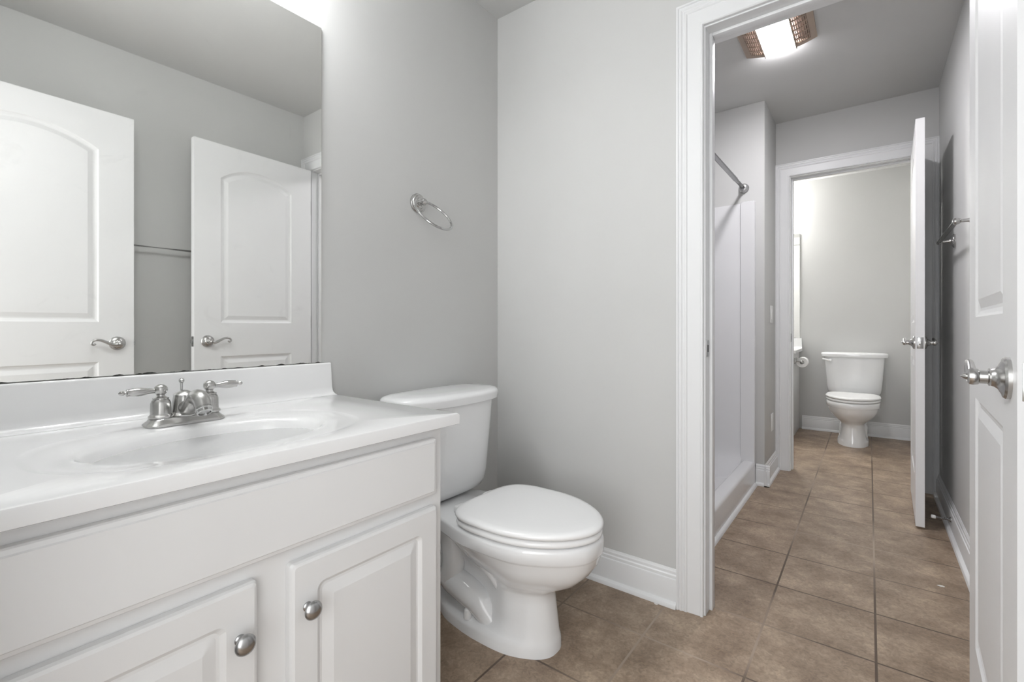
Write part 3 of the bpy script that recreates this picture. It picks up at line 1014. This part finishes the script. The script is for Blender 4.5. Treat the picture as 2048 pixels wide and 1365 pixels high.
# side skirts following the curve
for yy in (-hw, hw - 0.003):
    rings = []
    for i in range(17):
        x = -hw + 2 * hw * i / 16
        rings.append([(x, yy, -0.0005), (x, yy + 0.003, -0.0005), (x, yy + 0.003, bulge(x)), (x, yy, bulge(x))])
    loft(bm, rings)
frame_o = obj('grille_frame', bm, M_BEIGE, fan, 30)
for s in (-1, 1):
    bm = bmesh.new()
    a, b = (-0.132, -0.066) if s < 0 else (0.066, 0.132)
    for i in range(8):
        x = a + (b - a) * (i + 0.5) / 8
        box(bm, x - 0.0016, x + 0.0016, -0.128, 0.128, bulge(x), bulge(x) + 0.006)
    for yy in (-0.085, -0.042, 0.0, 0.042, 0.085):
        curved_slab(bm, a, b, yy - 0.003, yy + 0.003, 0.005, 0.0005)
    obj('slatted_grille', bm, M_BEIGE, frame_o, 30)
bm = bmesh.new()
box(bm, -0.145, 0.145, -0.145, 0.145, -0.0035, -0.0006)
obj('housing', bm, M_BEIGE2, fan, 30)
for s in (-1, 1):
    bm = bmesh.new()
    xa, xb = (-0.0715, -0.0665) if s < 0 else (0.0665, 0.0715)
    curved_slab(bm, xa, xb, -hw - 0.003, hw + 0.003, 0.028, 0.007, 2)
    obj('lens_rail', bm, M_BEIGE, frame_o, 30)
bm = bmesh.new()
curved_slab(bm, -0.066, 0.066, -hw - 0.002, hw + 0.002, 0.020, 0.005, 10)
obj('lens', bm, M_LENS, fan, 30)

# ------------------------------------------------------------------ vanity lights above the mirrors (just out of frame)
def vanity_light(label, loc, rz, mat, ks=(-1, 0, 1), gap=0.21, half=0.30):
    root = thing('vanity_light', label, 'wall light', loc, rz)
    bm = bmesh.new(); box(bm, 0.0005, 0.022, -half, half, -0.05, 0.05, 0.008, 3); obj('back_plate', bm, M_NICKEL, root)
    for k in ks:
        bm = bmesh.new()
        tube(bm, [(0.020, k * gap, 0.0), (0.060, k * gap, 0.01), (0.095, k * gap, 0.0), (0.100, k * gap, -0.020)], 0.008, 12, 4)
        lathe(bm, [(0, 0.010), (0.002, 0.024), (0.016, 0.026), (0.018, 0.020)], (0.100, k * gap, -0.020), (0, 0, -1), 20)
        arm = obj('arm', bm, M_NICKEL, root)
        bm = bmesh.new()
        lathe(bm, [(0, 0.022), (0.01, 0.034), (0.04, 0.046), (0.08, 0.055), (0.11, 0.060), (0.112, 0.050), (0.114, 0.001)], (0.100, k * gap, -0.037), (0, 0, -1), 24)
        obj('glass_shade', bm, mat, arm)
    return root
vanity_light('three-shade wall light above the near mirror', (0, -1.302, 2.22), 0, M_BULB)
vanity_light('two-shade wall light above the far mirror', (0.40, YE, 2.20), -PI / 2, M_BULB2, (-1, 1), 0.11, 0.20)

# ------------------------------------------------------------------ small fittings
sw = thing('switch_plate', 'white light switch plate left of the far doorway', 'light switch', (XP, 1.862, 1.085))
bm = bmesh.new(); box(bm, 0.0003, 0.006, -0.036, 0.036, -0.058, 0.058, 0.002); obj('cover_plate', bm, M_PLATE, sw)
bm = bmesh.new(); box(bm, 0.0055, 0.009, -0.017, 0.017, -0.033, 0.033, 0.001); obj('rocker', bm, M_PLATE, sw)
ou = thing('outlet_plate', 'white power outlet plate low on the wall left of the far doorway', 'outlet', (XP, 1.885, 0.36))
bm = bmesh.new(); box(bm, 0.0003, 0.006, -0.036, 0.036, -0.058, 0.058, 0.002); obj('cover_plate', bm, M_PLATE, ou)
for s in (-1, 1):
    bm = bmesh.new(); box(bm, 0.0055, 0.0075, -0.016, 0.016, s * 0.02 - 0.014, s * 0.02 + 0.014, 0.001); obj('socket', bm, M_PLATE, ou)

ds = thing('door_stop', 'spring door stop with white tip on the right baseboard behind the far door', 'door stop', (WR - 0.0149, 1.395, 0.068))
bm = bmesh.new()
lathe(bm, [(0, 0.013), (0.003, 0.013), (0.007, 0.008), (0.010, 0.006)], (0, 0, 0), (-1, 0, 0), 20)
obj('mount', bm, M_PEWTER, ds)
bm = bmesh.new()
pts = [(-0.008 - 0.052 * i / 140, 0.0052 * math.cos(i * PI / 5), 0.0052 * math.sin(i * PI / 5)) for i in range(141)]
tube(bm, pts, 0.0012, 6, smooth=False)
obj('spring', bm, M_PEWTER, ds)
bm = bmesh.new()
lathe(bm, [(0.056, 0.006), (0.058, 0.0085), (0.070, 0.0090), (0.073, 0.0070), (0.074, 0.001)], (0, 0, 0), (-1, 0, 0), 18)
obj('rubber_tip', bm, M_RUBBER, ds)

HX = 0.431 + VHW * 0.955       # side of the far vanity cabinet
hold = thing('toilet_paper_holder', 'metal paper holder on the side of the far vanity cabinet', 'paper holder', (HX, 3.40, 0.685))
for s in (-1, 1):
    bm = bmesh.new(); rose(bm, (0.0003, s * 0.07, 0), (1, 0, 0), 0.7)
    tube(bm, [(0.012, s * 0.07, 0), (0.040, s * 0.07, 0), (0.062, s * 0.07, -0.002)], [0.007, 0.006, 0.009], 12, 4)
    obj('bracket', bm, M_NICKEL, hold)
bm = bmesh.new(); tube(bm, [(0.060, -0.07, 0), (0.060, 0.07, 0)], 0.006, 12, smooth=False); obj('spindle', bm, M_NICKEL, hold)
bm = bmesh.new()
lathe(bm, [(-0.052, 0.018), (-0.0525, 0.044), (-0.050, 0.046), (0.050, 0.046), (0.0525, 0.044), (0.052, 0.018), (-0.052, 0.018)], (HX + 0.060, 3.40, 0.674), (0, 1, 0), 32, False, False)
tag(obj('toilet_paper_roll', bm, M_PAPER), 'white toilet paper roll hanging beside the far vanity cabinet', 'toilet paper')

def flake(x, y, r, a, label):
    bm = bmesh.new()
    pts = [(r * c * math.cos(t + a), r * s * math.sin(t + a)) for t, c, s in ((0, 1, .5), (0.9, .8, .6), (1.9, .9, .45), (3.0, 1.1, .5), (4.1, .8, .55), (5.2, .9, .5))]
    loft(bm, [[(x + p[0], y + p[1], 0.0003) for p in pts], [(x + p[0] * .9, y + p[1] * .9, 0.002) for p in pts]])
    tag(obj('paint_flake', bm, M_CHIP), label, 'paint flake')
flake(1.598, 0.745, 0.012, 0.3, 'small pale flake on the floor near the right baseboard')
flake(0.763, -0.035, 0.008, 1.0, 'tiny pale flake on the floor at the foot of the near baseboard')
